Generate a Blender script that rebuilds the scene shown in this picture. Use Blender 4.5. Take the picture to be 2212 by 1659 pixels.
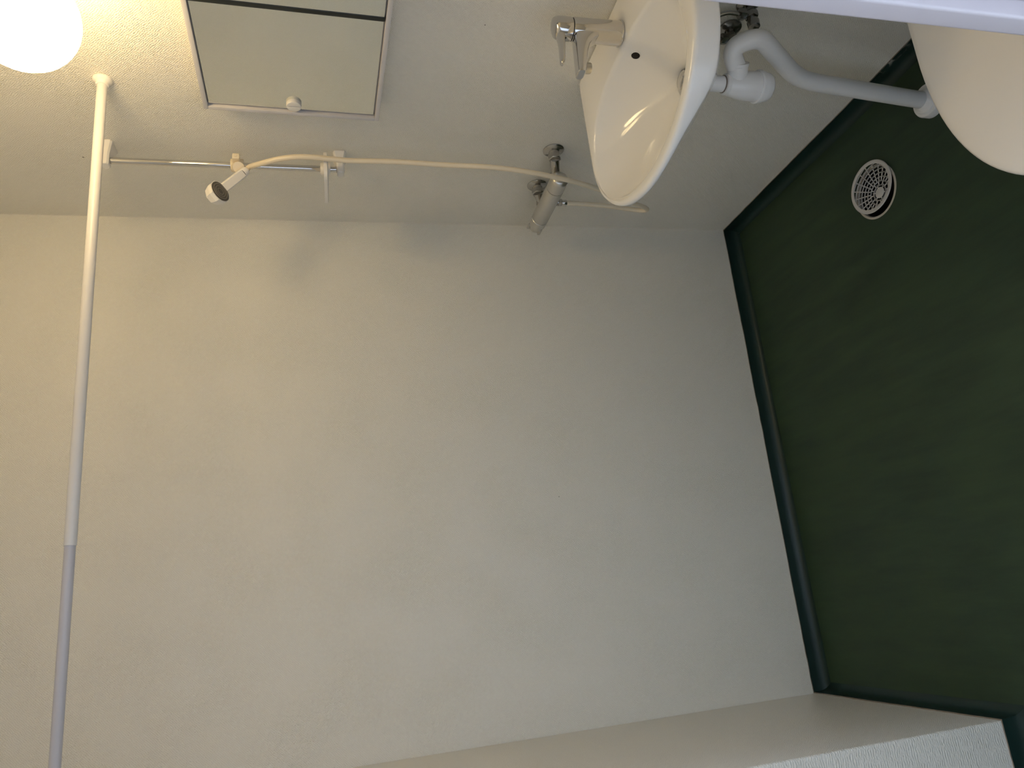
import bpy, bmesh, math, random
from mathutils import Vector, Matrix, noise
R_ = random.Random(7)
PI = math.pi
scene = bpy.context.scene
for o in list(bpy.data.objects):
    bpy.data.objects.remove(o)
C = scene.collection

# ------------------------------------------------------------------ camera
cam_d = bpy.data.cameras.new('camera')
cam = bpy.data.objects.new('camera', cam_d)
C.objects.link(cam)
cam_d.sensor_fit = 'HORIZONTAL'
cam_d.sensor_width = 36.0
cam_d.lens = 25.38
cam_d.clip_start = 0.02
rx = Vector((-0.10652718, -0.22628028, -0.96821960))      # image right  (phone held sideways)
ry = Vector((0.95115397, -0.30695762, -0.03291123))       # image up
rz = Vector((-0.28975522, -0.92443186, 0.24792671))       # backwards
m = Matrix((rx, ry, rz)).transposed().to_4x4()
m.translation = Vector((-1.20913, -2.07763, 1.47))
cam.matrix_world = m
scene.camera = cam

# ------------------------------------------------------------------ world and light
scene.view_settings.view_transform = 'Standard'
scene.view_settings.look = 'None'
scene.view_settings.gamma = 1.0
scene.view_settings.use_curve_mapping = False
scene.view_settings.exposure = 0.0
world = bpy.data.worlds.new('daylight')
scene.world = world
world.use_nodes = True
bg = world.node_tree.nodes['Background']
bg.inputs['Color'].default_value = (0.55, 0.70, 1.0, 1)
bg.inputs['Strength'].default_value = 0.6

# daylight arriving through the window of the hall behind the photographer
wl = bpy.data.lights.new('hall_window_daylight', 'AREA')
wl.shape = 'RECTANGLE'
wl.size = 1.3
wl.size_y = 1.1
wl.energy = 75.0
wl.color = (0.66, 0.79, 1.0)
wlo = bpy.data.objects.new('hall_window_daylight', wl)
C.objects.link(wlo)
wlo.location = (0.625, -3.05, 1.45)
wlo.rotation_euler = (0, math.radians(90), 0)

cy = scene.cycles
cy.max_bounces = 9
cy.diffuse_bounces = 8
cy.glossy_bounces = 4
cy.transmission_bounces = 2
cy.caustics_reflective = False
cy.caustics_refractive = False
cy.use_adaptive_sampling = True
cy.adaptive_threshold = 0.03
cy.use_light_tree = False        # one lamp and one window: no tree needed

LAMP_STRENGTH = 21.0
LAMP_COLOR = (1.0, 0.735, 0.37)

# ------------------------------------------------------------------ materials
def mat(name):
    mm = bpy.data.materials.new(name)
    mm.use_nodes = True
    return mm, mm.node_tree, mm.node_tree.nodes['Principled BSDF']

def simple(name, col, rough=0.4, metal=0.0, spec=0.5, coat=0.0):
    mm, nt, b = mat(name)
    b.inputs['Base Color'].default_value = (*col, 1)
    b.inputs['Roughness'].default_value = rough
    b.inputs['Metallic'].default_value = metal
    b.inputs['Specular IOR Level'].default_value = spec
    b.inputs['Coat Weight'].default_value = coat
    return mm

def mottled(name, c1, c2, scale, rough, metal=0.0, spec=0.5, bump=0.0, bscale=200.0):
    mm, nt, b = mat(name)
    tc = nt.nodes.new('ShaderNodeTexCoord')
    n = nt.nodes.new('ShaderNodeTexNoise')
    n.inputs['Scale'].default_value = scale
    n.inputs['Detail'].default_value = 4
    r = nt.nodes.new('ShaderNodeMix')
    r.data_type = 'RGBA'
    r.inputs[6].default_value = (*c1, 1)
    r.inputs[7].default_value = (*c2, 1)
    nt.links.new(tc.outputs['Object'], n.inputs['Vector'])
    nt.links.new(n.outputs['Fac'], r.inputs[0])
    nt.links.new(r.outputs[2], b.inputs['Base Color'])
    b.inputs['Roughness'].default_value = rough
    b.inputs['Metallic'].default_value = metal
    b.inputs['Specular IOR Level'].default_value = spec
    if bump:
        n2 = nt.nodes.new('ShaderNodeTexNoise')
        n2.inputs['Scale'].default_value = bscale
        n2.inputs['Detail'].default_value = 2
        bp = nt.nodes.new('ShaderNodeBump')
        bp.inputs['Strength'].default_value = 1.0
        bp.inputs['Distance'].default_value = bump
        nt.links.new(tc.outputs['Object'], n2.inputs['Vector'])
        nt.links.new(n2.outputs['Fac'], bp.inputs['Height'])
        nt.links.new(bp.outputs['Normal'], b.inputs['Normal'])
    return mm

def wall_paint(name, col, rough=0.30, depth=0.0011, pitch=0.0056, axis='YZ'):
    """satin paint rolled over woven glass-fibre wallpaper"""
    mm, nt, b = mat(name)
    N, L = nt.nodes.new, nt.links.new
    tc = N('ShaderNodeTexCoord')
    nz = N('ShaderNodeTexNoise')
    nz.inputs['Scale'].default_value = 90
    nz.inputs['Detail'].default_value = 0
    L(tc.outputs['Object'], nz.inputs['Vector'])
    sub = N('ShaderNodeVectorMath'); sub.operation = 'SUBTRACT'
    sub.inputs[1].default_value = (.5, .5, .5)
    L(nz.outputs['Color'], sub.inputs[0])
    sc = N('ShaderNodeVectorMath'); sc.operation = 'SCALE'
    sc.inputs['Scale'].default_value = pitch * 0.9
    L(sub.outputs[0], sc.inputs[0])
    add = N('ShaderNodeVectorMath'); add.operation = 'ADD'
    L(tc.outputs['Object'], add.inputs[0]); L(sc.outputs[0], add.inputs[1])
    k = N('ShaderNodeVectorMath'); k.operation = 'SCALE'
    k.inputs['Scale'].default_value = 2 * PI / pitch
    L(add.outputs[0], k.inputs[0])
    sx = N('ShaderNodeSeparateXYZ'); L(k.outputs[0], sx.inputs[0])
    a = N('ShaderNodeMath'); a.operation = 'SINE'
    c = N('ShaderNodeMath'); c.operation = 'SINE'
    L(sx.outputs['Y' if axis == 'YZ' else 'X'], a.inputs[0])
    L(sx.outputs['Z'], c.inputs[0])
    mul = N('ShaderNodeMath'); mul.operation = 'MULTIPLY'
    L(a.outputs[0], mul.inputs[0]); L(c.outputs[0], mul.inputs[1])
    n2 = N('ShaderNodeTexNoise'); n2.inputs['Scale'].default_value = 300
    n2.inputs['Detail'].default_value = 0
    L(tc.outputs['Object'], n2.inputs['Vector'])
    mx = N('ShaderNodeMath'); mx.operation = 'MULTIPLY_ADD'
    mx.inputs[1].default_value = 0.42
    L(mul.outputs[0], mx.inputs[0]); L(n2.outputs['Fac'], mx.inputs[2])
    # rolling thickness of the paint: the weave shows more in some places
    n3 = N('ShaderNodeTexNoise'); n3.inputs['Scale'].default_value = 6
    n3.inputs['Detail'].default_value = 0
    L(tc.outputs['Object'], n3.inputs['Vector'])
    mr = N('ShaderNodeMapRange')
    mr.inputs[1].default_value = .3; mr.inputs[2].default_value = .7
    mr.inputs[3].default_value = .65; mr.inputs[4].default_value = 1.0
    L(n3.outputs['Fac'], mr.inputs[0])
    hh = N('ShaderNodeMath'); hh.operation = 'MULTIPLY'
    L(mx.outputs[0], hh.inputs[0]); L(mr.outputs[0], hh.inputs[1])
    if axis == 'XZ':
        # butt joint between two wallpaper lengths
        s0 = N('ShaderNodeSeparateXYZ'); L(tc.outputs['Object'], s0.inputs[0])
        cm = N('ShaderNodeMath'); cm.operation = 'COMPARE'
        cm.inputs[1].default_value = -.6584; cm.inputs[2].default_value = .0011
        L(s0.outputs['X'], cm.inputs[0])
        h2 = N('ShaderNodeMath'); h2.operation = 'MULTIPLY_ADD'; h2.inputs[1].default_value = .5
        L(cm.outputs[0], h2.inputs[0]); L(hh.outputs[0], h2.inputs[2]); hh = h2
    bp = N('ShaderNodeBump')
    bp.inputs['Strength'].default_value = 1.0
    bp.inputs['Distance'].default_value = depth
    L(hh.outputs[0], bp.inputs['Height'])
    L(bp.outputs['Normal'], b.inputs['Normal'])
    mix = N('ShaderNodeMix'); mix.data_type = 'RGBA'
    mix.inputs[6].default_value = (col[0] * .992, col[1] * .992, col[2] * .99, 1)
    mix.inputs[7].default_value = (col[0] * 1.012, col[1] * 1.012, col[2] * 1.012, 1)
    L(n3.outputs['Fac'], mix.inputs[0])
    col_out = mix.outputs[2]
    for px, py, pz, pr in (((0, -.8471, 1.111, .0016), (0, -.2916, 2.0576, .0022)) if axis == 'YZ' else ((-.9178, 0, .8058, .0017),)):
        ds = N('ShaderNodeVectorMath'); ds.operation = 'DISTANCE'
        ds.inputs[1].default_value = (px, py, pz)
        L(add.outputs[0], ds.inputs[0])
        lt = N('ShaderNodeMath'); lt.operation = 'LESS_THAN'; lt.inputs[1].default_value = pr
        L(ds.outputs['Value'], lt.inputs[0])
        mk = N('ShaderNodeMix'); mk.data_type = 'RGBA'
        mk.inputs[7].default_value = (.12, .10, .08, 1)
        L(lt.outputs[0], mk.inputs[0]); L(col_out, mk.inputs[6]); col_out = mk.outputs[2]
    L(col_out, b.inputs['Base Color'])
    b.inputs['Roughness'].default_value = rough
    b.inputs['Specular IOR Level'].default_value = 0.45
    return mm

WALLC = (0.80, 0.775, 0.70)
M = {}
M['paint_yz'] = wall_paint('satin_paint_side', WALLC, axis='YZ')
M['paint_xz'] = wall_paint('satin_paint_back', WALLC, axis='XZ')
M['paint_plain'] = mottled('smooth_wall_paint', WALLC, (0.78, 0.765, 0.715), 3, 0.5, bump=0.0001, bscale=300)
M['hall'] = simple('hall_paint', (0.80, 0.80, 0.80), 0.7)
M['ceiling'] = simple('ceiling_paint', (0.86, 0.85, 0.82), 0.8)
M['gloss_white'] = mottled('white_gloss_joinery', (0.63, 0.58, 0.605), (0.61, 0.565, 0.59), 4, 0.35)
M['porcelain'] = mottled('white_porcelain', (0.88, 0.87, 0.84), (0.89, 0.88, 0.85), 3, 0.07, spec=0.5)
M['lid'] = mottled('cream_lid_plastic', (0.90, 0.86, 0.79), (0.91, 0.87, 0.80), 3, 0.32)
M['plastic'] = mottled('white_plastic', (0.80, 0.77, 0.72), (0.82, 0.79, 0.74), 20, 0.3)
M['pvc'] = mottled('grey_white_pvc', (0.80, 0.80, 0.80), (0.83, 0.83, 0.82), 12, 0.28)
M['rod'] = mottled('white_enamelled_rod', (0.68, 0.66, 0.645), (0.70, 0.68, 0.665), 8, 0.35)
M['rod_inner'] = mottled('grey_white_rod', (0.52, 0.50, 0.53), (0.55, 0.53, 0.56), 8, 0.4)
M['cream'] = mottled('yellowed_plastic', (0.76, 0.66, 0.49), (0.80, 0.71, 0.55), 30, 0.32)
M['chrome'] = mottled('chrome', (0.62, 0.61, 0.60), (0.68, 0.67, 0.66), 10, 0.09, metal=1.0)
M['dull_chrome'] = mottled('dull_chrome', (0.42, 0.41, 0.39), (0.52, 0.51, 0.49), 40, 0.2, metal=1.0)
M['satin'] = mottled('satin_chrome', (0.60, 0.585, 0.55), (0.66, 0.645, 0.61), 14, 0.3, metal=0.85)
M['old_chrome'] = mottled('tarnished_chrome', (0.16, 0.155, 0.15), (0.36, 0.35, 0.33), 60, 0.22, metal=1.0)
M['alu'] = mottled('lacquered_white_aluminium', (0.60, 0.58, 0.585), (0.63, 0.61, 0.615), 6, 0.35)
M['mirror'] = simple('mirror_glass', (0.80, 0.82, 0.78), 0.015, metal=1.0)
M['gasket'] = simple('black_profile', (0.012, 0.016, 0.016), 0.3)
M['dark'] = simple('painted_hole_shade', (0.008, 0.007, 0.006), 0.8)  # near-black colour for the shade inside the overflow hole
M['spray'] = mottled('grey_spray_plate', (0.07, 0.062, 0.052), (0.12, 0.108, 0.09), 120, 0.4)
M['spray_ring'] = simple('grey_spray_ring', (0.22, 0.20, 0.17), 0.4)
M['grate'] = mottled('pale_grate_plastic', (0.58, 0.555, 0.52), (0.63, 0.605, 0.57), 25, 0.4)
M['well'] = simple('shade_black_drain', (0.004, 0.004, 0.004), 0.5)  # shade down the drain put into the colour, darkens the grate slots
M['ringm'] = mottled('beige_drain_ring', (0.50, 0.45, 0.37), (0.58, 0.53, 0.44), 25, 0.4)
M['edge'] = mottled('brown_cut_vinyl_edge', (0.10, 0.075, 0.055), (0.30, 0.25, 0.20), 70, 0.7)
M['rubber'] = simple('dark_rubber', (0.02, 0.02, 0.02), 0.5)

def vinyl():
    mm, nt, b = mat('dark_green_vinyl')
    N, L = nt.nodes.new, nt.links.new
    tc = N('ShaderNodeTexCoord')
    mp = N('ShaderNodeMapping')
    mp.inputs['Rotation'].default_value = (0, 0, 0.25)
    mp.inputs['Scale'].default_value = (9, 1.6, 4)
    L(tc.outputs['Object'], mp.inputs['Vector'])
    n = N('ShaderNodeTexNoise'); n.inputs['Scale'].default_value = 3.0
    n.inputs['Detail'].default_value = 5; n.inputs['Roughness'].default_value = .62
    L(mp.outputs[0], n.inputs['Vector'])
    n2 = N('ShaderNodeTexNoise'); n2.inputs['Scale'].default_value = 2.4
    n2.inputs['Detail'].default_value = 4
    L(tc.outputs['Object'], n2.inputs['Vector'])
    cr = N('ShaderNodeValToRGB')
    cr.color_ramp.elements[0].position = .32
    cr.color_ramp.elements[0].color = (0.0200, 0.0390, 0.0225, 1)
    cr.color_ramp.elements[1].position = .72
    cr.color_ramp.elements[1].color = (0.0350, 0.0640, 0.0320, 1)
    L(n.outputs['Fac'], cr.inputs[0])
    mix = N('ShaderNodeMix'); mix.data_type = 'RGBA'; mix.blend_type = 'MIX'
    mix.inputs[7].default_value = (0.036, 0.066, 0.026, 1)
    mr = N('ShaderNodeMapRange')
    mr.inputs[1].default_value = .45; mr.inputs[2].default_value = .75
    mr.inputs[3].default_value = 0.0; mr.inputs[4].default_value = .6
    L(n2.outputs['Fac'], mr.inputs[0]); L(mr.outputs[0], mix.inputs[0])
    L(cr.outputs[0], mix.inputs[6])
    L(mix.outputs[2], b.inputs['Base Color'])
    r = N('ShaderNodeMapRange')
    r.inputs[3].default_value = .42; r.inputs[4].default_value = .6
    L(n.outputs['Fac'], r.inputs[0]); L(r.outputs[0], b.inputs['Roughness'])
    b.inputs['Specular IOR Level'].default_value = 0.35
    n3 = N('ShaderNodeTexNoise'); n3.inputs['Scale'].default_value = 380
    L(tc.outputs['Object'], n3.inputs['Vector'])
    bp = N('ShaderNodeBump'); bp.inputs['Distance'].default_value = .00012
    L(n3.outputs['Fac'], bp.inputs['Height']); L(bp.outputs[0], b.inputs['Normal'])
    return mm
M['vinyl'] = vinyl()
def cove_mat():
    # dark teal skirting with a flaked, paint-smeared spot behind the waste pipe
    mm = mottled('dark_teal_cove_vinyl', (0.006, 0.022, 0.019), (0.010, 0.030, 0.025), 18, 0.42, spec=0.4)
    nt = mm.node_tree; N, L = nt.nodes.new, nt.links.new
    b = nt.nodes['Principled BSDF']
    src = b.inputs['Base Color'].links[0].from_socket
    tc = N('ShaderNodeTexCoord'); sx = N('ShaderNodeSeparateXYZ'); L(tc.outputs['Object'], sx.inputs[0])
    n = N('ShaderNodeTexNoise'); n.inputs['Scale'].default_value = 75; n.inputs['Detail'].default_value = 4
    L(tc.outputs['Object'], n.inputs['Vector'])
    def rng(sock, a, b_):
        m_ = N('ShaderNodeMapRange'); m_.inputs[1].default_value = a; m_.inputs[2].default_value = b_
        L(sock, m_.inputs[0]); return m_.outputs[0]
    def mul(p, q):
        m_ = N('ShaderNodeMath'); m_.operation = 'MULTIPLY'; L(p, m_.inputs[0]); L(q, m_.inputs[1]); return m_.outputs[0]
    f = mul(rng(sx.outputs['Y'], -.93, -.88), rng(sx.outputs['Y'], -.77, -.82))
    f = mul(f, rng(sx.outputs['X'], -.012, -.004))
    f = mul(f, rng(sx.outputs['Z'], .046, .062))
    f = mul(f, rng(n.outputs['Fac'], .50, .58))
    mk = N('ShaderNodeMix'); mk.data_type = 'RGBA'
    mk.inputs[7].default_value = (.42, .40, .35, 1)
    L(f, mk.inputs[0]); L(src, mk.inputs[6]); L(mk.outputs[2], b.inputs['Base Color'])
    return mm
M['cove'] = cove_mat()

def lampglass():
    mm, nt, b = mat('lit_opal_glass')
    b.inputs['Base Color'].default_value = (.9, .88, .84, 1)
    b.inputs['Roughness'].default_value = .3
    b.inputs['Emission Color'].default_value = (*LAMP_COLOR, 1)
    b.inputs['Emission Strength'].default_value = LAMP_STRENGTH
    mm.cycles.emission_sampling = 'FRONT'
    return mm
M['opal'] = lampglass()

# ------------------------------------------------------------------ mesh helpers
class MB:
    """collects shapes given in world coordinates; build() links them as ONE mesh object"""
    def __init__(s):
        s.bm = bmesh.new()
    def quad(s, pts, mi=0):
        f = s.bm.faces.new([s.bm.verts.new(p) for p in pts]); f.material_index = mi
        return s
    def box(s, a, b, bev=0.0, seg=2, rot=None, piv=None):
        t = bmesh.new()
        bmesh.ops.create_cube(t, size=1.0)
        a, b = Vector(a), Vector(b)
        for v in t.verts:
            v.co = Vector(((a.x + b.x) / 2 + v.co.x * (b.x - a.x), (a.y + b.y) / 2 + v.co.y * (b.y - a.y),
                           (a.z + b.z) / 2 + v.co.z * (b.z - a.z)))
        if bev:
            bmesh.ops.bevel(t, geom=t.edges[:], offset=bev, segments=seg, affect='EDGES', profile=.6)
        if rot:
            for v in t.verts: v.co = rot @ (v.co - Vector(piv)) + Vector(piv)
        s.add(t); return s
    def add(s, t, mi=0):
        mp = {v: s.bm.verts.new(v.co) for v in t.verts}
        for f in t.faces:
            g = s.bm.faces.new([mp[v] for v in f.verts]); g.material_index = mi or f.material_index
        t.free()
    def loft(s, rings, cap0=True, cap1=True, closed=True, mi=0):
        vs = [[s.bm.verts.new(p) for p in r] for r in rings]
        n = len(vs[0])
        for i in range(len(vs) - 1):
            for j in range(n if closed else n - 1):
                k = (j + 1) % n
                f = s.bm.faces.new((vs[i][j], vs[i][k], vs[i + 1][k], vs[i + 1][j])); f.material_index = mi
        if cap0: s.bm.faces.new(list(reversed(vs[0]))).material_index = mi
        if cap1: s.bm.faces.new(vs[-1]).material_index = mi
        return s
    def lathe(s, prof, org, axis, seg=32, cap0=True, cap1=True, ang0=0.0):
        org, ax = Vector(org), Vector(axis).normalized()
        u = ax.orthogonal().normalized() if abs(ax.z) < .99 else Vector((1, 0, 0))
        w = ax.cross(u)
        rings = []
        for r, h in prof:
            rings.append([org + ax * h + (u * math.cos(ang0 + 2 * PI * k / seg) + w * math.sin(ang0 + 2 * PI * k / seg)) * max(r, 1e-5)
                          for k in range(seg)])
        return s.loft(rings, cap0, cap1)
    def tube(s, pts, rad, seg=16, cap=True):
        pts = [Vector(p) for p in pts]
        rad = rad if isinstance(rad, (list, tuple)) else [rad] * len(pts)
        d = (pts[1] - pts[0]).normalized()
        u = d.orthogonal().normalized()
        rings = []
        for i, p in enumerate(pts):
            if i == 0: d = pts[1] - pts[0]
            elif i == len(pts) - 1: d = pts[-1] - pts[-2]
            else: d = (pts[i + 1] - pts[i]).normalized() + (pts[i] - pts[i - 1]).normalized()
            d = d.normalized()
            u = (u - d * u.dot(d)).normalized()
            w = d.cross(u)
            rings.append([p + (u * math.cos(2 * PI * k / seg) + w * math.sin(2 * PI * k / seg)) * rad[i] for k in range(seg)])
        return s.loft(rings, cap, cap)
    def sphere(s, c, r, seg=48, rg=32, scale=(1, 1, 1)):
        t = bmesh.new()
        bmesh.ops.create_uvsphere(t, u_segments=seg, v_segments=rg, radius=r)
        for v in t.verts: v.co = Vector((v.co.x * scale[0], v.co.y * scale[1], v.co.z * scale[2])) + Vector(c)
        s.add(t); return s
    def rotate(s, mtx, piv):
        piv = Vector(piv)
        for v in s.bm.verts: v.co = mtx @ (v.co - piv) + piv
        return s
    def build(s, name, material, parent=None, smooth=40, mats=None):
        bm = s.bm
        bmesh.ops.remove_doubles(bm, verts=bm.verts[:], dist=1e-6)
        bmesh.ops.recalc_face_normals(bm, faces=bm.faces[:])
        org = Vector((0, 0, 0))
        p = parent
        while p is not None:
            org += p.location; p = p.parent
        for v in bm.verts: v.co -= org
        a = math.radians(smooth)
        for f in bm.faces: f.smooth = True
        for e in bm.edges:
            if len(e.link_faces) == 2 and e.calc_face_angle(0) > a: e.smooth = False
        me = bpy.data.meshes.new(name)
        bm.to_mesh(me); bm.free()
        for mm in ([material] + (mats or [])): me.materials.append(M[mm])
        o = bpy.data.objects.new(name, me)
        C.objects.link(o)
        if parent: o.parent = parent
        return o

def thing(name, loc, label, cat, group=None):
    o = bpy.data.objects.new(name, None)
    o.empty_display_size = .05
    C.objects.link(o)
    o.location = loc
    o['label'] = label; o['category'] = cat
    if group: o['group'] = group
    return o

def struct(o, label=None):
    o['kind'] = 'structure'
    if label: o['label'] = label
    return o

def smooth_path(pts, n=10):
    pts = [Vector(p) for p in pts]
    P = [pts[0] * 2 - pts[1]] + pts + [pts[-1] * 2 - pts[-2]]
    out = []
    for i in range(1, len(P) - 2):
        p0, p1, p2, p3 = P[i - 1:i + 3]
        for k in range(n):
            t = k / n
            out.append(0.5 * ((2 * p1) + (p2 - p0) * t + (2 * p0 - 5 * p1 + 4 * p2 - p3) * t * t + (3 * p1 - p0 - 3 * p2 + p3) * t ** 3))
    out.append(pts[-1])
    return out

def bend_path(pts, r, n=8):
    """straight runs with circular-looking elbows"""
    pts = [Vector(p) for p in pts]
    out = [pts[0]]
    for i in range(1, len(pts) - 1):
        a, b, c = pts[i - 1], pts[i], pts[i + 1]
        d1, d2 = (a - b), (c - b)
        t = min(r, d1.length * .48, d2.length * .48)
        p0, p2 = b + d1.normalized() * t, b + d2.normalized() * t
        for k in range(n + 1):
            s = k / n
            out.append(p0 * (1 - s) ** 2 + b * 2 * s * (1 - s) + p2 * s * s)
    out.append(pts[-1])
    return out

# ------------------------------------------------------------------ the room
XL = -1.559          # left wall of the shower niche
YJ = -0.6615         # where that wall ends and the room widens
XW = -2.05           # wall of the wider part
YF = -1.600          # inner face of the door wall
CZ = 2.42            # ceiling
XJ, XJ2 = -0.7030, -1.430     # door frame faces

DR = Vector((-0.2490, -0.6480))          # floor drain
def zf(x, y):
    d2 = (x - DR.x) ** 2 + (y - DR.y) ** 2
    return 0.012 - 0.020 * x - 0.004 * y - 0.012 * math.exp(-d2 / .05)

def grid_floor():
    """vinyl sheet falling gently to the drain, with the round drain opening"""
    mb = MB()
    bm = mb.bm
    r0 = .0715
    xs = sorted(set([round(XW + (0.0 - XW) * i / 30, 5) for i in range(31)] + [XL]))
    ys = sorted(set([round(YF - .15 - (YF - .15) * i / 28, 5) for i in range(29)] + [YJ]))
    # square window around the drain is replaced by a radial patch
    hx0 = max(x for x in xs if x < DR.x - .12); hx1 = min(x for x in xs if x > DR.x + .12)
    hy0 = max(y for y in ys if y < DR.y - .12); hy1 = min(y for y in ys if y > DR.y + .12)
    V = {}
    def v(x, y):
        k = (round(x, 5), round(y, 5))
        if k not in V: V[k] = bm.verts.new((x, y, zf(x, y)))
        return V[k]
    for i in range(len(xs) - 1):
        for j in range(len(ys) - 1):
            xa, xb, ya, yb = xs[i], xs[i + 1], ys[j], ys[j + 1]
            if xb <= XL + 1e-6 and ya >= YJ - 1e-6: continue
            if xa >= hx0 - 1e-6 and xb <= hx1 + 1e-6 and ya >= hy0 - 1e-6 and yb <= hy1 + 1e-6: continue
            bm.faces.new((v(xa, ya), v(xb, ya), v(xb, yb), v(xa, yb)))
    n = 64
    rings = []
    for t in (0, .3, .65, 1.0):
        rg = []
        for k in range(n):
            a = 2 * PI * k / n
            dx, dy = math.cos(a), math.sin(a)
            q = min([((hx1 - DR.x) / dx) if dx > 1e-9 else ((hx0 - DR.x) / dx if dx < -1e-9 else 9),
                     ((hy1 - DR.y) / dy) if dy > 1e-9 else ((hy0 - DR.y) / dy if dy < -1e-9 else 9)])
            rr = r0 + (q + .016 - r0) * t
            x, y = DR.x + dx * rr, DR.y + dy * rr
            rg.append((x, y, zf(x, y) - (.0004 if t == 1.0 else 0)))
        rings.append(rg)
    mb.loft(rings, False, False)
    return mb
struct(grid_floor().build('floor', 'vinyl', smooth=60), 'dark green mottled vinyl floor sloping to a drain')

T = .08
def slab(name, a, b, m_, label):
    return struct(MB().box(a, b).build(name, m_), label)
slab('wall_right', (0, YF - .12, -.06), (T, T, CZ), 'paint_yz', 'pale beige painted wall of woven wallpaper behind the washbasin')
slab('wall_back', (XL - T, 0, -.06), (0, T, CZ), 'paint_xz', 'pale beige painted back wall of the shower')
wl_ = MB().box((XW, YJ, -.06), (XL, 0, CZ), bev=.006, seg=3)
struct(wl_.build('wall_left', 'paint_yz'), 'boxed-out pale wall on the far side of the shower')
slab('wall_side', (XW - T, YF - .12, -.06), (XW, T, CZ), 'paint_yz', 'pale wall of the wider part of the room')
slab('ceiling', (XW - T, -4.2, CZ), (.7, T, CZ + .08), 'ceiling', 'white ceiling')
# door wall with opening
DH = 2.08
fw = MB().box((XJ + .05, YF - .11, -.06), (0, YF, CZ)).box((XW, YF - .11, -.06), (XJ2 - .05, YF, CZ)).box((XJ2 - .05, YF - .11, DH), (XJ + .05, YF, CZ))
struct(fw.build('wall_front', 'paint_plain'), 'painted wall around the doorway')
# hall
slab('floor_hall', (XW - .4, -4.1, -.06), (.7, YF - .11, .02), 'hall', 'floor of the hall outside the doorway')
hw = MB().box((.6, -4.1, 0), (.7, -3.65, CZ)).box((.6, -2.45, 0), (.7, YF - .11, CZ)).box((.6, -3.65, 0), (.7, -2.45, .75)).box((.6, -3.65, 2.15), (.7, -2.45, CZ))
struct(hw.build('wall_hall_right', 'hall'), 'white hall wall with a window')
slab('wall_hall_left', (XW - .4, -4.1, 0), (XW - .3, YF - .11, CZ), 'hall', 'white hall wall on the left')
slab('wall_hall_end', (XW - .4, -4.2, 0), (.7, -4.1, CZ), 'hall', 'white end wall of the hall')
wn = bpy.data.objects.new('window_1', None); C.objects.link(wn); wn.location = (.65, -3.05, .75)
struct(wn, 'white framed window in the hall')
fr = MB().box((.63, -3.65, .75), (.68, -3.60, 2.15), .004).box((.63, -2.50, .75), (.68, -2.45, 2.15), .004).box((.63, -3.65, .75), (.68, -2.45, .80), .004).box((.63, -3.65, 2.10), (.68, -2.45, 2.15), .004)
fr.build('window_frame', 'gloss_white', wn)

# door frame: jamb with rebate and stop
YS = -1.613          # inner end of frame
df = bpy.data.objects.new('door_1', None); C.objects.link(df); df.location = (-1.06, YS - .05, 0)
struct(df, 'white painted door frame at the near edge of the room')
MB().box((XJ + .022, YS - .125, .0), (XJ + .05, YS - .0225, DH), .002).box((XJ, YS - .0225, .0), (XJ + .05, YS, DH), .0035, 3).build('jamb', 'gloss_white', df)
MB().box((XJ2 - .05, YS - .125, .0), (XJ2 - .022, YS - .0225, DH), .002).box((XJ2 - .05, YS - .0225, .0), (XJ2, YS, DH), .0035, 3).build('jamb', 'gloss_white', df)
MB().box((XJ2, YS - .0225, DH - .05), (XJ, YS, DH), .003).box((XJ2 - .022, YS - .125, DH - .028), (XJ + .022, YS - .0225, DH), .003).build('head', 'gloss_white', df)
MB().box((XJ2, YS - .10, .0), (XJ, YS, .055), .006, 3).build('threshold', 'gloss_white', df)

# coved vinyl skirting: swept up the wall about 48 mm
def cove(name, p0, p1, nrm, label, h=.048, seed=1, m0=0.0, m1=0.0):
    p0, p1, nrm = Vector((*p0, 0)), Vector((*p1, 0)), Vector((*nrm, 0))
    L = (p1 - p0).length
    n = max(6, int(L / .022))
    prof = [(0.0, 0.0), (.0028, -.0004), (.0030, -.010), (.0034, -.022), (.0055, -.033), (.0105, -.0415), (.018, -.0465), (.026, -.0482)]
    rings = []
    for i in range(n + 1):
        s = i / n
        b = p0.lerp(p1, s)
        j = .0013 * noise.noise(Vector((s * L * 26, seed, 0))) + .0016 * noise.noise(Vector((s * L * 6, seed + 9, 0)))
        rg = []
        for q, (d, dz) in enumerate(prof):
            e = (m0 * d if i == 0 else 0) - (m1 * d if i == n else 0)      # mitre the ends
            q3 = b + nrm * d + (p1 - p0).normalized() * e
            zb = zf(q3.x, q3.y)
            top = h + (j if q < 3 else j * .4)
            f = max(0.0, 1 + dz / .048)
            rg.append(Vector((q3.x, q3.y, zb + (top * f if q > 2 else top + dz) + .0003)))
        rings.append(rg)
    mb = MB()
    vs = [[mb.bm.verts.new(p) for p in r] for r in rings]
    for i in range(n):
        for k in range(len(prof) - 1):
            f = mb.bm.faces.new((vs[i][k], vs[i + 1][k], vs[i + 1][k + 1], vs[i][k + 1]))
            f.material_index = 1 if k == 0 else 0
    return struct(mb.build(name, 'cove', smooth=50, mats=['edge']), label)
cove('baseboard_right', (0, YF), (0, 0), (-1, 0), 'dark green coved vinyl skirting under the washbasin wall', seed=3, m1=1)
cove('baseboard_back', (0, 0), (XL, 0), (0, -1), 'dark green coved vinyl skirting along the shower back wall', seed=5, m0=1, m1=1)
cove('baseboard_left', (XL, 0), (XL, YJ), (1, 0), 'dark green coved vinyl skirting of the boxed-out wall', seed=8, m0=1, m1=-1)
cove('baseboard_front', (XL, YJ), (XW, YJ), (0, -1), 'dark green coved vinyl skirting on the door-facing side of the boxed-out wall', seed=11, m0=-1, m1=1)
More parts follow.
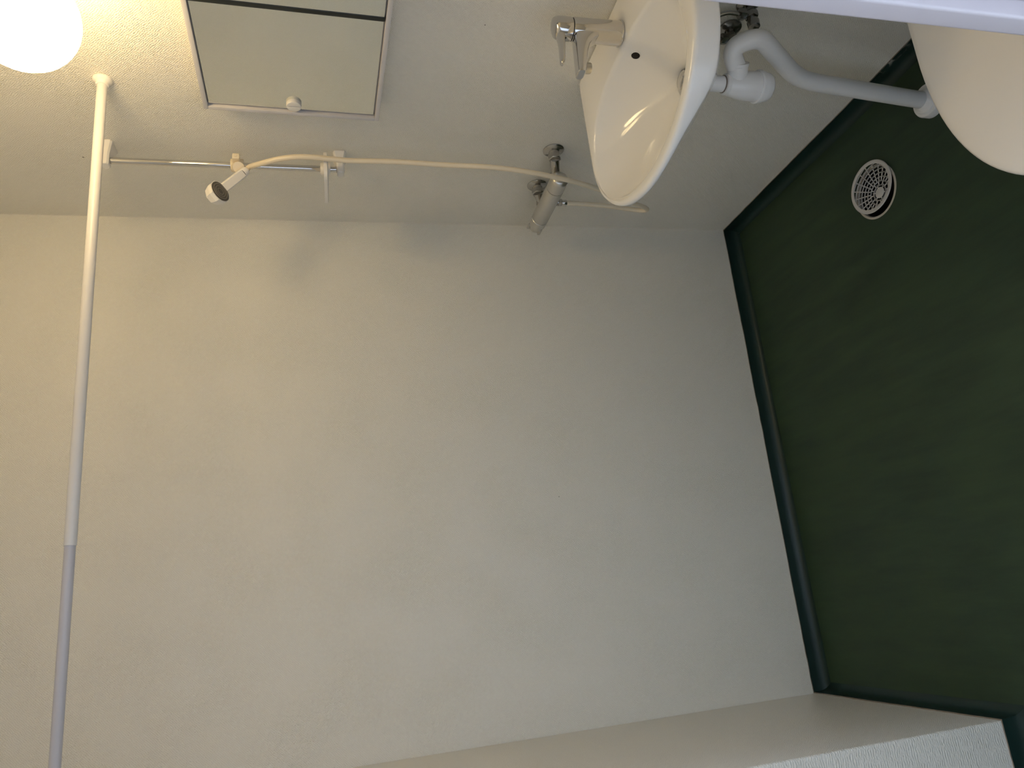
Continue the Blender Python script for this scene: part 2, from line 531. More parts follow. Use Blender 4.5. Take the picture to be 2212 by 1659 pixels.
cove('baseboard_side', (XW, YJ), (XW, YF), (1, 0), 'dark green coved vinyl skirting of the wider part', seed=13, m0=1)

# ------------------------------------------------------------------ washbasin
YC = -0.955
ZR = 0.845
def d_outline(w, d, xs, xb, rc):
    """closed D: straight sides from the wall, elliptical front (x grows towards the wall)"""
    pts = []
    for k in range(0, 61):
        a = -PI / 2 + PI * k / 60
        pts.append((xs - d * math.cos(a), w * math.sin(a)))
    for k in range(0, 9):
        a = PI / 2 * k / 8
        pts.append((xb - rc + rc * math.sin(a), w - rc + rc * math.cos(a)))
    for k in range(0, 9):
        a = PI / 2 * k / 8
        pts.append((xb - rc + rc * math.cos(a), -(w - rc) - rc * math.sin(a)))
    return pts
def ray_poly(c, a, poly):
    dx, dy = math.cos(a), math.sin(a)
    best = 0
    for i in range(len(poly)):
        x1, y1 = poly[i][0] - c[0], poly[i][1] - c[1]
        x2, y2 = poly[(i + 1) % len(poly)][0] - c[0], poly[(i + 1) % len(poly)][1] - c[1]
        ex, ey = x2 - x1, y2 - y1
        den = dx * ey - dy * ex
        if abs(den) < 1e-12: continue
        t = (x1 * ey - y1 * ex) / den
        s = (x1 * dy - y1 * dx) / den
        if t > 0 and -1e-6 <= s <= 1 + 1e-6: best = max(best, t)
    return best
BC = (-0.265, 0.0)
OUT = d_outline(.2625, .215, -.240, -.002, .012)
def inner_r(a, hx=.153, hy=.226, off=(-.008, .012)):
    # super-ellipse measured from BC (its centre sits slightly to the front)
    lo, hi = 0, .5
    for _ in range(40):
        t = (lo + hi) / 2
        x, y = t * math.cos(a) - off[0], t * math.sin(a) - off[1]
        e = 2.7 if x > 0 else 2.05
        if (abs(x) / hx) ** e + (abs(y) / hy) ** e < 1: lo = t
        else: hi = t
    return lo
NB = 120
ANG = [2 * PI * k / NB for k in range(NB)]
ca = [math.atan2(s * (.2625 - .004), -.006 - BC[0]) for s in (-1, 1)]
ANG = sorted(ANG + [a % (2 * PI) for a in ca])
OR = [ray_poly(BC, a, OUT) for a in ANG]
IR = [inner_r(a) for a in ANG]
def ring_o(off, z, sc=1.0, back_keep=True, cx=None):
    r = []
    for a, q in zip(ANG, OR):
        t = (q - off) * sc
        x, y = BC[0] + t * math.cos(a), t * math.sin(a)
        if cx is not None: x = BC[0] + (x - BC[0]) + cx
        r.append((min(x, -.002), YC + y, z))
    return r
def ring_i(sc, z, sx=0.0, sy=0.0, off=0.0):
    r = []
    for a, q in zip(ANG, IR):
        t = (q + off) * sc
        r.append((BC[0] + sx + t * math.cos(a), YC + sy + t * math.sin(a), z))
    return r
def ring_e(cx_, hx, hy, z):
    return [(min(cx_ + hx * math.cos(a), -.002), YC + hy * math.sin(a), z) for a in ANG]
def mixring(r1, r2, t, z):
    return [(a[0] * (1 - t) + b[0] * t, a[1] * (1 - t) + b[1] * t, z) for a, b in zip(r1, r2)]
def zab(x):
    # lower edge of the apron: thin lip at the front, deep at the sides
    k = min(1.0, max(0.0, (x + .455) / .0933)); k = k * k * (3 - 2 * k)
    return .845 - (.0148 + (.0512 - .0148) * k)
o0 = ring_o(.0064, 0)
xo = ring_o(0, 0)
e0 = ring_e(-.195, .030, .040, 0)
ZB = [zab(p[0]) for p in xo]
def under(t, u):
    return [(a[0] * (1 - t) + b[0] * t, a[1] * (1 - t) + b[1] * t, z * (1 - u) + .670 * u) for a, b, z in zip(o0, e0, ZB)]
def apron(off, f):
    return [(p[0], p[1], .838 * (1 - f) + z * f) for p, z in zip(ring_o(off, 0), ZB)]
rings = [ring_e(-.195, .024, .030, .669), under(1.0, .99), under(.92, .90), under(.84, .8157), under(.68, .694), under(.52, .553), under(.36, .379), under(.20, .211), under(.08, .081), under(.03, .025),
         apron(.0052, .97), apron(.0030, .85), apron(.0018, .6), apron(.0008, .3), apron(.0006, .05), ring_o(.0012, .8402), ring_o(.0036, .8434), ring_o(.0070, .8452), ring_o(.0115, .8458)]
rings.append(ring_i(1, .8452, off=.008))
rings += [ring_i(1, .8436, off=.0035), ring_i(1, .8400), ring_i(1, .8350, off=-.003), ring_i(.950, .8235, sx=.002), ring_i(.86, .8050, sx=.007), ring_i(.74, .7860, sx=.017),
          ring_i(.60, .7690, sx=.028), ring_i(.45, .7520, sx=.038), ring_i(.30, .7370, sx=.048), ring_i(.20, .7270, sx=.055), [(-.205 + .024 * math.cos(a), YC + .024 * math.sin(a), .7200) for a in ANG]]
wb = thing('washbasin', (-.22, YC, .668), 'white porcelain washbasin with rounded front and an overflow hole on the wall', 'washbasin')
MB().loft(rings, True, True).build('basin_body', 'porcelain', wb, smooth=50)
# overflow hole: a dark disc stands in for the shade inside it
oc = Vector((-.1310, -.9365, .8140)); on = Vector((-.96, 0, .28)).normalized()
mbo = MB().lathe([(.0106, -.004), (.0106, .0012), (.0094, .0018), (.0090, .0006)], oc, on, 24, True, False)
mbo.build('overflow_ring', 'porcelain', wb)
ov = MB().lathe([(.0092, -.004), (.0092, .0010)], oc, on, 24).build('overflow_shade_disc', 'dark', wb)
ov['label'] = 'dark round disc painted as the shade in the overflow opening'
# pop-up waste
st = MB().lathe([(.030, 0), (.031, .003), (.029, .0045), (.023, .005), (.022, .0035)], (-.205, YC, .7195), (0, 0, 1), 32).build('waste_flange', 'chrome', wb)
MB().lathe([(.021, 0), (.0215, .006), (.018, .0095), (.006, .0115), (.0005, .012)], (-.205, YC, .7225), (0, 0, 1), 32).build('plug', 'chrome', wb)

# ------------------------------------------------------------------ basin mixer tap
FX, FY = -.0868, -.945
ft = thing('basin_faucet', (FX, FY, .845), 'chrome single-lever mixer tap standing on the washbasin', 'faucet')
MB().lathe([(.0255, 0), (.0262, .001), (.0262, .003), (.0250, .0042), (.0248, .040), (.0244, .085), (.0243, .1065), (.0230, .1085)], (FX, FY, .8455), (0, 0, 1), 40).build('body', 'chrome', ft)
MB().lathe([(.0222, 0), (.0222, .005)], (FX, FY, .9525), (0, 0, 1), 32).build('gap_ring', 'rubber', ft)
def spout():
    rings = []
    # (x, z bottom, z top, half width)
    for x, zb, zt, w in ((-.086, .890, .9535, .0175), (-.104, .894, .9535, .0175), (-.112, .905, .9535, .0172), (-.120, .9150, .9537, .0168), (-.130, .9225, .9542, .0163),
                         (-.150, .9300, .9553, .0156), (-.172, .9350, .9565, .0150), (-.190, .9385, .9573, .0146), (-.1985, .9405, .9575, .0143), (-.2005, .9430, .9560, .0136)):
        r = []
        h, w_ = (zt - zb) / 2, w
        for k in range(20):
            a = 2 * PI * (k + .5) / 20
            c_, s_ = math.cos(a), math.sin(a)
            e = .45
            r.append((x, FY + w_ * math.copysign(abs(c_) ** e, c_), (zb + zt) / 2 + h * math.copysign(abs(s_) ** e, s_)))
        rings.append(r)
    return MB().loft(rings)
spout().build('spout', 'chrome', ft, smooth=30)
MB().lathe([(.0112, 0), (.0112, .010), (.0105, .012)], (-.1835, FY, .9385), (0.06, 0, -1), 24).build('aerator', 'dull_chrome', ft)
capm = MB().lathe([(.0235, 0), (.0240, .002), (.0240, .020), (.0232, .029), (.0205, .0345), (.0130, .0375), (.0005, .038)], (FX, FY, .9565), (0, 0, 1), 40)
for v in capm.bm.verts:          # the cap leans to the back
    v.co.z += max(0, v.co.z - .9565) / .038 * (v.co.x - FX) * .20
cap = capm.build('lever_cap', 'chrome', ft)
lv = []
for x, z, h, w in ((-.094, .9800, .0085, .0130), (-.108, .9800, .0080, .0122), (-.120, .9805, .0066, .0110), (-.135, .9815, .0056, .0100), (-.150, .9830, .0050, .0094), (-.165, .9845, .0046, .0090), (-.173, .9853, .0042, .0082), (-.1775, .9858, .0030, .0060), (-.1788, .986, .001, .003)):
    r = []
    for k in range(16):
        a = 2 * PI * (k + .5) / 16
        c_, s_ = math.cos(a), math.sin(a)
        r.append((x, FY + w * math.copysign(abs(c_) ** .6, c_), z + h * math.copysign(abs(s_) ** .6, s_)))
    lv.append(r)
MB().loft(lv).build('lever', 'chrome', ft, smooth=35)
MB().sphere((FX - .0225, FY, .972), .0040, 12, 8).build('index_button', 'gasket', ft)

# ------------------------------------------------------------------ trap and waste pipe
TX, TY = -.205, -.955
dp = thing('drain_pipe', (-.150, -.893, zf(-.15, -.893)), 'white plastic bottle trap and waste pipe under the washbasin', 'pipe')
MB().lathe([(.0165, 0), (.0165, .0435)], (TX, TY, .624), (0, 0, 1), 32).build('tailpiece', 'pvc', dp)
MB().lathe([(.0172, 0), (.0178, .0006), (.0178, .0022), (.0172, .0028)], (TX, TY, .6325), (0, 0, 1), 32).build('rust_ring', 'edge', dp)
MB().lathe([(.0205, 0), (.0215, .001), (.0215, .014), (.0190, .0155)], (TX, TY, .617), (0, 0, 1), 32).build('trap_nut', 'pvc', dp)
MB().lathe([(.0215, .093), (.0235, .088), (.0275, .070), (.0300, .050), (.0308, .030), (.0300, .022)], (TX, TY, .530), (0, 0, 1), 40).build('trap_body', 'pvc', dp)
cp = MB().lathe([(.0200, 0), (.0265, .003), (.0290, .007), (.0305, .016), (.0308, .017), (.0308, .0185), (.0318, .019), (.0325, .027), (.0345, .0285), (.0345, .032), (.0320, .0345)], (TX, TY, .5215), (0, 0, 1), 40).build('trap_cap', 'pvc', dp)
MB().tube([(TX, TY, .603), (-.182, -.985, .610)], [.0215, .0215], 24).tube([(-.182, -.985, .610), (-.178, -.990, .611)], [.0225, .0225], 24).build('outlet_coupling', 'pvc', dp)
pp = bend_path([(-.186, -.978, .608), (-.163, -1.012, .640), (-.150, -1.038, .585), (-.150, -.925, .415), (-.150, -.893, .06), (-.150, -.8925, .02)], .055, 12)
MB().tube(pp, .0195, 24).build('pipe', 'pvc', dp)
zc = zf(-.15, -.893)
MB().lathe([(.041, 0), (.041, .018), (.039, .022), (.033, .023), (.031, .027), (.026, .029), (.0215, .037), (.0200, .038)], (-.150, -.893, zc - .001), (0, 0, 1), 40, True, False).build('floor_collar', 'pvc', dp)

# ------------------------------------------------------------------ angle stop valves
def valve(y, z, label):
    t = thing('stop_valve', (-.001, y, z), label, 'valve', 'stop valves under the washbasin')
    MB().lathe([(.027, 0), (.0265, .003), (.020, .007), (.014, .009), (.014, .012)], (-.001, y, z), (-1, 0, 0), 32).build('rosette', 'old_chrome', t)
    MB().lathe([(.0095, .009), (.0095, .030)], (0, y, z), (-1, 0, 0), 24).lathe([(.0135, .026), (.0145, .028), (.0145, .040), (.0135, .042)], (0, y, z), (-1, 0, 0), 6).build('body', 'old_chrome', t)
    MB().lathe([(.0085, .040), (.0085, .048), (.0125, .049), (.0135, .052), (.0125, .066), (.0085, .069)], (0, y, z), (-1, 0, 0), 20).build('knob', 'old_chrome', t)
    MB().lathe([(.0085, .008), (.0085, .016), (.0125, .017), (.0125, .030), (.0095, .031)], (-.034, y, z), (0, 0, 1), 6).build('nut', 'old_chrome', t)
    MB().tube(smooth_path([(-.034, y, z + .03), (-.034, y, z + .06), (-.042, y + (FY - y) * .3, z + .09), (-.060, FY + (y - FY) * .5, z + .115), (-.066, FY + (y - FY) * .4, .668)], 6), .005, 10).build('riser', 'dull_chrome', t)
valve(-.978, .540, 'tarnished chrome angle valve nearest the door frame under the washbasin')
valve(-.905, .545, 'tarnished chrome angle valve partly hidden by the bend of the waste pipe')

# ------------------------------------------------------------------ mirror cabinet
MX = -.050
YA, YB = -.5705, -1.205       # far and near end
Z0, Z1 = 1.3265, 1.7245
mt = Matrix.Rotation(math.radians(1.35), 3, 'X')
PV = (0, YA, 1.525)
mc = thing('mirror_cabinet', (0, (YA + YB) / 2, Z0), 'shallow wall cabinet with sliding mirror doors in a white frame', 'mirror cabinet')
def mpart(mb, name, m_, parent=mc): return mb.rotate(mt, PV).build(name, m_, parent)
mpart(MB().box((MX + .012, YB + .006, Z0 + .006), (-.001, YA - .006, Z1 - .006)), 'cabinet_body', 'alu')
F = .0105
mpart(MB().box((MX, YB, Z1 - F), (-.006, YA, Z1), .0015), 'frame_top', 'alu')
mpart(MB().box((MX, YB, Z0), (-.006, YA, Z0 + F), .0015), 'frame_bottom', 'alu')
mpart(MB().box((MX, YA - F, Z0 + F), (-.006, YA, Z1 - F), .0012), 'frame_side', 'alu')
mpart(MB().box((MX, YB, Z0 + F), (-.006, YB + F, Z1 - F), .0012), 'frame_side', 'alu')
YM = -.8905
d1 = mpart(MB().box((MX + .006, YM, Z0 + F + .003), (MX + .010, YA - F - .0050, Z1 - F - .002), .0006, 1), 'mirror_door', 'mirror')
d2 = mpart(MB().box((MX + .0015, YB + F + .004, Z0 + F + .003), (MX + .0055, YM - .0065, Z1 - F - .002), .0006, 1), 'mirror_door', 'mirror')
mpart(MB().box((MX + .0008, YM - .0065, Z0 + F + .001), (MX + .0100, YM + .0065, Z1 - F - .001), .003, 3), 'edge_profile', 'gasket', d2)
mpart(MB().box((MX + .009, YA - F - .0052, Z0 + F), (MX + .0115, YA - F, Z1 - F), .0005, 1), 'slide_track', 'satin')
# round finger pull with a groove
KY, KZ = -.6045, 1.5245
def half_disc(sgn):
    r = .0172
    a0 = math.radians(5)
    pts = [(r * math.cos(a0 + (PI - 2 * a0) * k / 20), r * math.sin(a0 + (PI - 2 * a0) * k / 20)) for k in range(21)]
    rings = []
    for off, x in ((0, MX + .0062), (0, MX - .0010), (.0012, MX - .0026), (.004, MX - .0030)):
        rings.append([(x, KY + sgn * (q[1] * (1 - off / r) + (off * .3)), KZ + q[0] * (1 - off / r)) for q in pts])
    return MB().loft(rings)
kb = half_disc(1)
k2 = half_disc(-1)
kb.add(k2.bm)
kb.lathe([(.0165, 0), (.0165, .0025)], (MX + .0062, KY, KZ), (-1, 0, 0), 32)
mpart(kb, 'finger_pull', 'plastic', d1)

# ------------------------------------------------------------------ globe wall lamp
LC = Vector((-.155, -.9271, 1.9580))
wlamp = thing('wall_lamp', (0, LC.y, LC.z), 'lit opal globe lamp on the wall above the mirror cabinet', 'lamp')
MB().lathe([(.050, 0), (.052, .003), (.052, .012), (.046, .020), (.043, .075)], (-.001, LC.y, LC.z), (-1, 0, 0), 40).build('base', 'plastic', wlamp)
MB().sphere(LC, .0885, 40, 20).build('globe', 'opal', wlamp)

# ------------------------------------------------------------------ curtain rod
RY, RZ = -.5925, 1.932
cr_ = thing('curtain_rod', (-.78, RY, RZ), 'white telescopic shower curtain rod spanning the shower niche', 'curtain rod')
def rodx(r, xa, xb): return MB().lathe([(r - .0006, 0), (r, .0006), (r, abs(xb - xa) - .0006), (r - .0006, abs(xb - xa))], (xa, RY, RZ), (-1, 0, 0), 28)
rodx(.0107, -.010, -1.0235).build('outer_tube', 'rod', cr_)
rodx(.0094, -1.0, -1.545).build('inner_tube', 'rod_inner', cr_)
MB().lathe([(.0190, 0), (.0205, .001), (.0205, .0045), (.0190, .0075), (.0150, .0095), (.0138, .011), (.0135, .017), (.0120, .018)], (-.0005, RY, RZ), (-1, 0, 0), 36).build('end_cap', 'plastic', cr_)
MB().lathe([(.0190, 0), (.0205, .001), (.0205, .0045), (.0190, .0075), (.0150, .0095), (.0125, .011), (.0122, .017), (.0108, .018)], (XL + .0005, RY, RZ), (1, 0, 0), 36).build('end_cap', 'plastic', cr_)

# ------------------------------------------------------------------ shower riser rail
SX, SY = -.042, -.3445
sr = thing('shower_rail', (SX, SY, 1.41), 'chrome vertical shower rail with white wall brackets', 'shower rail')
MB().lathe([(.0080, 0), (.0082, .0005), (.0082, .588), (.0080, .5885)], (SX, SY, 1.405), (0, 0, 1), 28).build('tube', 'chrome', sr)
def bracket(zc, fl):
    # wide foot on the wall tapering to the tube
    rings = []
    for x, hy, zb, zt in ((-.0005, .0290, -.017, .017), (-.004, .0290, -.017, .017), (-.016, .0215, -.0125, .0145), (-.030, .0165, -.0085, .0125), (-.044, .0150, -.0075, .0120), (-.056, .0140, -.0070, .0115), (-.0585, .0120, -.005, .0095)):
        if fl: zb, zt = -zt, -zb
        c = .004
        rings.append([(x, SY - hy, zc + zb + c), (x, SY - hy + c, zc + zb), (x, SY + hy - c, zc + zb), (x, SY + hy, zc + zb + c),
                      (x, SY + hy, zc + zt - c), (x, SY + hy - c, zc + zt), (x, SY - hy + c, zc + zt), (x, SY - hy, zc + zt - c)])
    return MB().loft(rings)
bracket(1.9870, False).build('wall_bracket', 'plastic', sr, smooth=28)
bracket(1.4180, True).build('wall_bracket', 'plastic', sr, smooth=28)
SZ = 1.6785
sl = MB().lathe([(.0125, -.016), (.0165, -.0155), (.0175, -.010), (.0150, -.006), (.0150, .006), (.0175, .010), (.0165, .0155), (.0125, .016)], (SX, SY, SZ), (0, 0, 1), 28)
sl.lathe([(.0155, 0), (.0155, .012), (.0135, .016), (.0135, .030), (.0150, .033), (.0140, .037)], (SX - .006, SY - .004, SZ), (-.55, -.75, -.18), 24)
slo = sl.build('slider', 'cream', sr)
kn = MB().box((SX - .0085, SY - .044, SZ - .010), (SX + .0075, SY - .010, SZ + .008), .003, 2).lathe([(.0035, 0), (.0035, .0015)], (SX, SY - .0438, SZ), (0, -1, 0), 12)
kn.build('clamp_lever', 'cream', slo)

# soap dish clipped on the rail
sd = thing('soap_dish', (-.072, -.368, 1.447), 'thin white plastic soap dish clipped low on the shower rail', 'soap dish')
def rrect(x0, x1, y0, y1, r, z, n=5):
    out = []
    for cx, cy, a0 in ((x1 - r, y1 - r, 0), (x0 + r, y1 - r, PI / 2), (x0 + r, y0 + r, PI), (x1 - r, y0 + r, 1.5 * PI)):
        for k in range(n + 1):
            a = a0 + PI / 2 * k / n
            out.append((cx + r * math.cos(a), cy + r * math.sin(a), z))
    return out
X0, X1, Y0, Y1 = -.130, -.0515, -.448, -.302
MB().loft([rrect(X0 + .010, X1 - .010, Y0 + .010, Y1 - .010, .018, 1.4490), rrect(X0 + .003, X1 - .003, Y0 + .003, Y1 - .003, .021, 1.4498), rrect(X0, X1, Y0, Y1, .022, 1.4520), rrect(X0, X1, Y0, Y1, .022, 1.4600),
           rrect(X0 + .003, X1 - .003, Y0 + .003, Y1 - .003, .020, 1.4600), rrect(X0 + .006, X1 - .006, Y0 + .006, Y1 - .006, .018, 1.4545), rrect(X0 + .016, X1 - .016, Y0 + .016, Y1 - .016, .015, 1.4530)]).build('tray', 'plastic', sd)
MB().lathe([(.0088, -.012), (.0150, -.012), (.0165, -.008), (.0165, .010), (.0145, .014), (.0088, .014)], (SX, SY, 1.4545), (0, 0, 1), 24, False, False).build('clip', 'plastic', sd)

# ------------------------------------------------------------------ hand shower
HB = Vector((-.0790, -.3765, 1.6555))
HC = Vector((-.1580, -.4030, 1.7117))
HN = Vector((0.1597, -0.6405, -0.7496)).normalized()
HT = (HB - HC) - HN * (HB - HC).dot(HN)
HE = HC + HT.normalized() * .0225 - HN * .0135          # the handle joins the side of the head
hd = (HE - HB).normalized()
hs = thing('hand_shower', HB, 'white hand shower with octagonal head held in the rail slider', 'hand shower')
u = (HN - hd * HN.dot(hd)).normalized(); w = hd.cross(u)
def bar(a, b, hw0, hh0, hw1, hh1, bev=.0028):
    r = []
    for p, hw, hh in ((a, hw0, hh0), (b, hw1, hh1)):
        c = bev
        r.append([p + w * x + u * y for x, y in ((hw - c, -hh), (hw, -hh + c), (hw, hh - c), (hw - c, hh), (-hw + c, hh), (-hw, hh - c), (-hw, -hh + c), (-hw + c, -hh))])
    return MB().loft(r)
bar(HB + hd * .010, HE + hd * .002, .0112, .0105, .0122, .0115).build('handle', 'plastic', hs, smooth=20)
MB().lathe([(.0108, 0), (.0108, .0025)], HB + hd * .0075, hd, 24).build('seal', 'gasket', hs)
MB().lathe([(.0085, -.006), (.0108, -.004), (.0115, 0), (.0115, .007), (.0108, .0085)], HB, hd, 24).build('nut', 'plastic', hs)
hh_ = MB()
t1 = u.orthogonal() if False else (hd - HN * hd.dot(HN)).normalized(); t2 = HN.cross(t1)
def octo(r, h): return [HC + HN * h + (t1 * math.cos(PI / 8 + PI / 4 * k) + t2 * math.sin(PI / 8 + PI / 4 * k)) * r for k in range(8)]
hh_.loft([octo(.016, -.032), octo(.0225, -.027), octo(.0290, -.010), octo(.0296, .000), octo(.0280, .0008)])
hho = hh_.build('head', 'plastic', hs, smooth=15)
sp = MB().lathe([(.0262, 0), (.0262, .0016), (.0248, .0018)], HC, HN, 36).build('spray_plate', 'spray', hho)
for k, (ra, rb) in enumerate(((.0215, .0195), (.0155, .0137), (.0095, .0078))):
    MB().lathe([(ra, .001), (ra, .0028), (rb, .0028), (rb, .001)], HC, HN, 36, False, False).build('spray_ring', 'spray_ring', hho)

# ------------------------------------------------------------------ hose
ho = thing('shower_hose', (-.10, -.27, .505), 'cream plastic shower hose looping down behind the washbasin to the mixer', 'hose')
pts = [(-.082, -.2780, .7580), (-.085, -.2800, .700), (-.088, -.2800, .640), (-.092, -.2720, .560), (-.098, -.2750, .520), (-.108, -.2950, .507), (-.116, -.3220, .528), (-.122, -.3560, .590),
       (-.128, -.4180, .695), (-.130, -.4560, .780), (-.130, -.4795, .857), (-.124, -.4920, .945), (-.114, -.4900, 1.040), (-.100, -.4710, 1.158), (-.092, -.4640, 1.285), (-.090, -.4574, 1.400),
       (-.090, -.4646, 1.480), (-.090, -.4632, 1.526), (-.090, -.4501, 1.571), (-.090, -.4295, 1.611), HB - hd * .016 + Vector((0, -.004, -.001)), HB - hd * .002]
MB().tube(smooth_path(pts, 8), .0068, 18).build('hose', 'cream', ho)
MB().lathe([(.0085, 0), (.0090, .001), (.0090, .014), (.0078, .0155)], (-.0815, -.2780, .7718), (-.02, 0, -1), 24).build('ferrule', 'chrome', ho)

# ------------------------------------------------------------------ shower mixer
BX, BZ = -.080, .813
sm = thing('shower_mixer', (BX, -.265, BZ), 'satin chrome bar shower mixer on two wall connections beside the washbasin', 'shower mixer')
def along_y(prof, y0, seg=36): return MB().lathe(prof, (BX, y0, BZ), (0, 1, 0), seg)
along_y([(.0250, 0), (.0260, .002), (.0260, .1620), (.0250, .1640)], -.3500).build('body', 'satin', sm)
kn1 = along_y([(.0060, -.012), (.0100, -.0115), (.0180, -.0085), (.0240, -.003)]+[(.0256, .004)][:0]+[(.0252, .004), (.0259, .0145), (.0262, .030), (.0256, .0435), (.0240, .0445)], -.3960).build('handle', 'satin', sm)
MB().lathe([(.0205, 0), (.0205, .0035)], (BX, -.3525, BZ), (0, 1, 0), 32).build('gap_ring', 'rubber', sm)
kn2 = along_y([(.0245, 0), (.0256, .001), (.0256, .030), (.0230, .041), (.0195, .049), (.0175, .052), (.0170, .060), (.0130, .064), (.0005, .065)], -.1845)
kn2.box((BX - .003, -.150, BZ + .018), (BX + .003, -.122, BZ + .028), .002).box((BX - .027, -.158, BZ - .012), (BX - .015, -.126, BZ - .002), .003)
kn2.build('handle', 'satin', sm)
MB().lathe([(.0205, 0), (.0205, .0035)], (BX, -.1878, BZ), (0, 1, 0), 32).build('gap_ring', 'rubber', sm)
for (fy, fz, by) in ((-.4195, .8285, -.3620), (-.2440, .8300, -.2180)):
    fl = MB().lathe([(.0300, 0), (.0300, .0020), (.0280, .0042), (.0200, .0070), (.0150, .0095), (.0140, .016)], (-.0005, fy, fz), (-1, 0, 0), 36)
    flo = fl.build('rosette', 'dull_chrome', sm)
    cn = MB().lathe([(.0125, .010), (.0125, .030)], (0, fy, fz), (-1, 0, 0), 24).lathe([(.0160, .016), (.0185, .018), (.0185, .031), (.0160, .033)], (0, fy, fz), (-1, 0, 0), 6, ang0=.3)
    cn.tube([(-.028, fy, fz), (-.036, fy * .6 + by * .4, fz * .6 + BZ * .4), (-.044, fy * .25 + by * .75, BZ + .003), (-.056, by, BZ)], [.0135, .0135, .0135, .0135], 20)
    cn.build('s_connector', 'dull_chrome', sm)
    MB().lathe([(.0165, 0), (.0190, .002), (.0190, .012), (.0165, .014)], (-.040, by, BZ), (-1, 0, 0), 6).lathe([(.0105, .012), (.0105, .022)], (-.046, by, BZ), (-1, 0, 0), 24).build('union_nut', 'dull_chrome', sm)
MB().lathe([(.0100, 0), (.0100, .006)], (-.0808, -.2780, BZ - .0250), (0, 0, -1), 24).lathe([(.0110, .005), (.0118, .006), (.0118, .0145), (.0100, .016)], (-.0808, -.2780, BZ - .0250), (0, 0, -1), 6).build('outlet', 'dull_chrome', sm)

# ------------------------------------------------------------------ floor drain and loose grate
zd = zf(DR.x, DR.y)
fd = thing('floor_drain', (DR.x, DR.y, zd - .09), 'round beige floor drain set in the green floor with its opening showing', 'floor drain')
MB().lathe([(.0665, -.006), (.0668, .0015), (.0680, .0033), (.0715, .0038), (.0738, .0028), (.0745, .0006), (.0712, -.004)], (DR.x, DR.y, zd), (0, 0, 1), 56, False, False).build('ring', 'ringm', fd)
MB().lathe([(.0668, .0), (.0660, -.030), (.0580, -.085), (.0005, -.088)], (DR.x, DR.y, zd), (0, 0, 1), 48, False, False).build('well', 'well', fd)

GC = Vector((-.2330, -.6455, .0185))
GR = .0725
gr = thing('drain_grate', GC, 'pale round slotted drain grate lying askew on the floor drain', 'grate')
def grate():
    """plate with slots in arcs round an off-centre hub"""
    mb = MB()
    hub = Vector((-.0340, -.0250)) * .95
    ri = GR - .0105           # inside of rim
    zt, zb = .0008, -.0008
    def seg_ring(c, r0, r1, a0, a1, n, clip=True):
        # arc bar clipped to the inside of the rim
        prev = None
        for k in range(n + 1):
            a = a0 + (a1 - a0) * k / n
            d = Vector((math.cos(a), math.sin(a)))
            p, q = c + d * r0, c + d * r1
            ok = (not clip) or ((p.length < ri + .002) or (q.length < ri + .002))
            if ok and prev is not None:
                (p0, q0) = prev
                v = [mb.bm.verts.new((x.x, x.y, z)) for z in (zt, zb) for x in (p0, q0, q, p)]
                for f in ((0, 1, 2, 3), (7, 6, 5, 4), (0, 4, 5, 1), (1, 5, 6, 2), (2, 6, 7, 3), (3, 7, 4, 0)):
                    mb.bm.faces.new([v[i] for i in f])
            prev = (p, q) if ok else None
    # rim
    z0 = Vector((0, 0))
    mb.lathe([(ri, zb), (ri, zt), (ri + .001, zt + .0005), (GR - .0015, zt + .0005), (GR, zt - .0005), (GR, zb)], (0, 0, 0), (0, 0, 1), 64, False, False)
    mb.lathe([(.0148, zb), (.0148, zt), (.0135, zt + .0004), (.0005, zt + .0004)], (hub.x, hub.y, 0), (0, 0, 1), 32)
    # concentric bars round the hub
    rr = [.0205 + .0112 * i for i in range(9)]
    for r in rr:
        n = int(60 + r * 600)
        seg_ring(hub, r - .0017, r + .0017, 0, 2 * PI, n)
    # spokes, doubling outward so that the slots keep their length
    a_out = math.atan2(-hub.y, -hub.x)
    def spoke(a, r0, r1):
        d = Vector((math.cos(a), math.sin(a))); nn = Vector((-d.y, d.x)) * .0014
        # clip at rim
        b = hub.dot(d); c = hub.length_squared - (ri + .001) ** 2
        tmax = -b + math.sqrt(b * b - c)
        r1 = min(r1, tmax)
        if r1 <= r0: return
        pts = [hub + d * r0 - nn, hub + d * r1 - nn, hub + d * r1 + nn, hub + d * r0 + nn]
        v = [mb.bm.verts.new((x.x, x.y, z)) for z in (zt, zb) for x in pts]
        for f in ((0, 1, 2, 3), (7, 6, 5, 4), (0, 4, 5, 1), (1, 5, 6, 2), (2, 6, 7, 3), (3, 7, 4, 0)):
            mb.bm.faces.new([v[i] for i in f])
    for k in range(6): spoke(a_out + PI / 6 + PI / 3 * k, .012, .024)
    for k in range(12): spoke(a_out + PI / 12 + 2 * PI / 12 * k, .020, .034)
    for k in range(26): spoke(a_out + PI / 26 + 2 * PI / 26 * k, .031, .2)
    tilt = Matrix.Rotation(math.radians(3.0), 3, Vector((.8, .6, 0)))
    for v in mb.bm.verts: v.co = tilt @ v.co + GC
    return mb
g_ = grate().build('grate_plate', 'grate', gr, smooth=30)

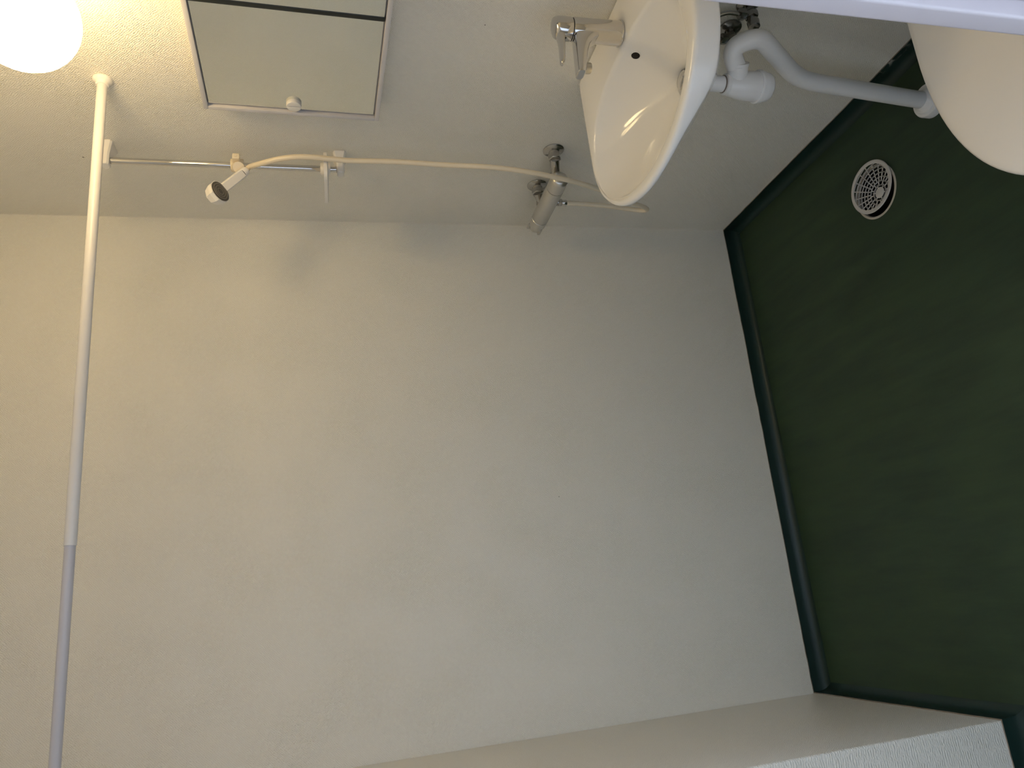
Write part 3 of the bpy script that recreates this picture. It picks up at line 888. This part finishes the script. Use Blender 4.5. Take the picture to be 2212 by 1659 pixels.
# ------------------------------------------------------------------ toilet beside the door
TYC = -1.402
tl = thing('toilet', (-.36, TYC, zf(-.36, TYC)), 'cream toilet with closed rounded lid beside the door frame', 'toilet')
def t_out(off, z, x_tip=-.690, hw=.189, xb=-.225, xs=-.37):
    pts = []
    for k in range(49):
        a = -PI / 2 + PI * k / 48
        e = .92
        c_, s_ = math.cos(a), math.sin(a)
        pts.append((xs - (xs - x_tip - off) * abs(c_) ** e, TYC + (hw - off) * math.copysign(abs(s_) ** 1.0, s_), z))
    pts.append((xb - .03 - off, TYC + hw - off - .004, z)); pts.append((xb - off * .5, TYC + hw - off - .02, z))
    pts.append((xb - off * .5, TYC - hw + off + .02, z)); pts.append((xb - .03 - off, TYC - hw + off + .004, z))
    return pts
MB().loft([t_out(.004, .4000), t_out(.001, .4020), t_out(0, .4080), t_out(.0015, .4150), t_out(.006, .4190), t_out(.016, .4212), t_out(.05, .4230)]).build('lid', 'lid', tl, smooth=60)
MB().loft([t_out(.006, .3820), t_out(.003, .3850), t_out(.003, .3960), t_out(.006, .3985)]).build('seat', 'lid', tl, smooth=60)
zt_ = zf(-.36, TYC)
def bowl_ring(s, z, hw, x_tip, xb): return t_out(0, z, x_tip=x_tip, hw=hw, xb=xb, xs=(x_tip + xb) / 2 + .06)
MB().loft([bowl_ring(0, zt_ - .004, .115, -.50, -.12), bowl_ring(0, zt_ + .02, .110, -.49, -.12), bowl_ring(0, zt_ + .12, .105, -.48, -.12), bowl_ring(0, zt_ + .20, .125, -.54, -.12), bowl_ring(0, zt_ + .29, .165, -.63, -.13), bowl_ring(0, .360, .176, -.672, -.16), bowl_ring(0, .380, .176, -.675, -.18)]).build('bowl', 'porcelain', tl, smooth=60)
MB().box((-.185, TYC - .178, .375), (-.012, TYC + .178, .775), .022, 4).build('tank', 'porcelain', tl)
MB().box((-.192, TYC - .183, .775), (-.008, TYC + .183, .800), .010, 3).build('tank_lid', 'porcelain', tl)
MB().lathe([(.020, 0), (.020, .006), (.017, .009)], (-.10, TYC, .7995), (0, 0, 1), 24).build('flush_button', 'chrome', tl)
for s in (-1, 1):
    MB().tube([(-.212, TYC + s * .075 - .018, .405), (-.212, TYC + s * .075 + .018, .405)], .010, 16).box((-.225, TYC + s * .075 - .012, .378), (-.200, TYC + s * .075 + .012, .405), .003).build('hinge', 'plastic', tl)
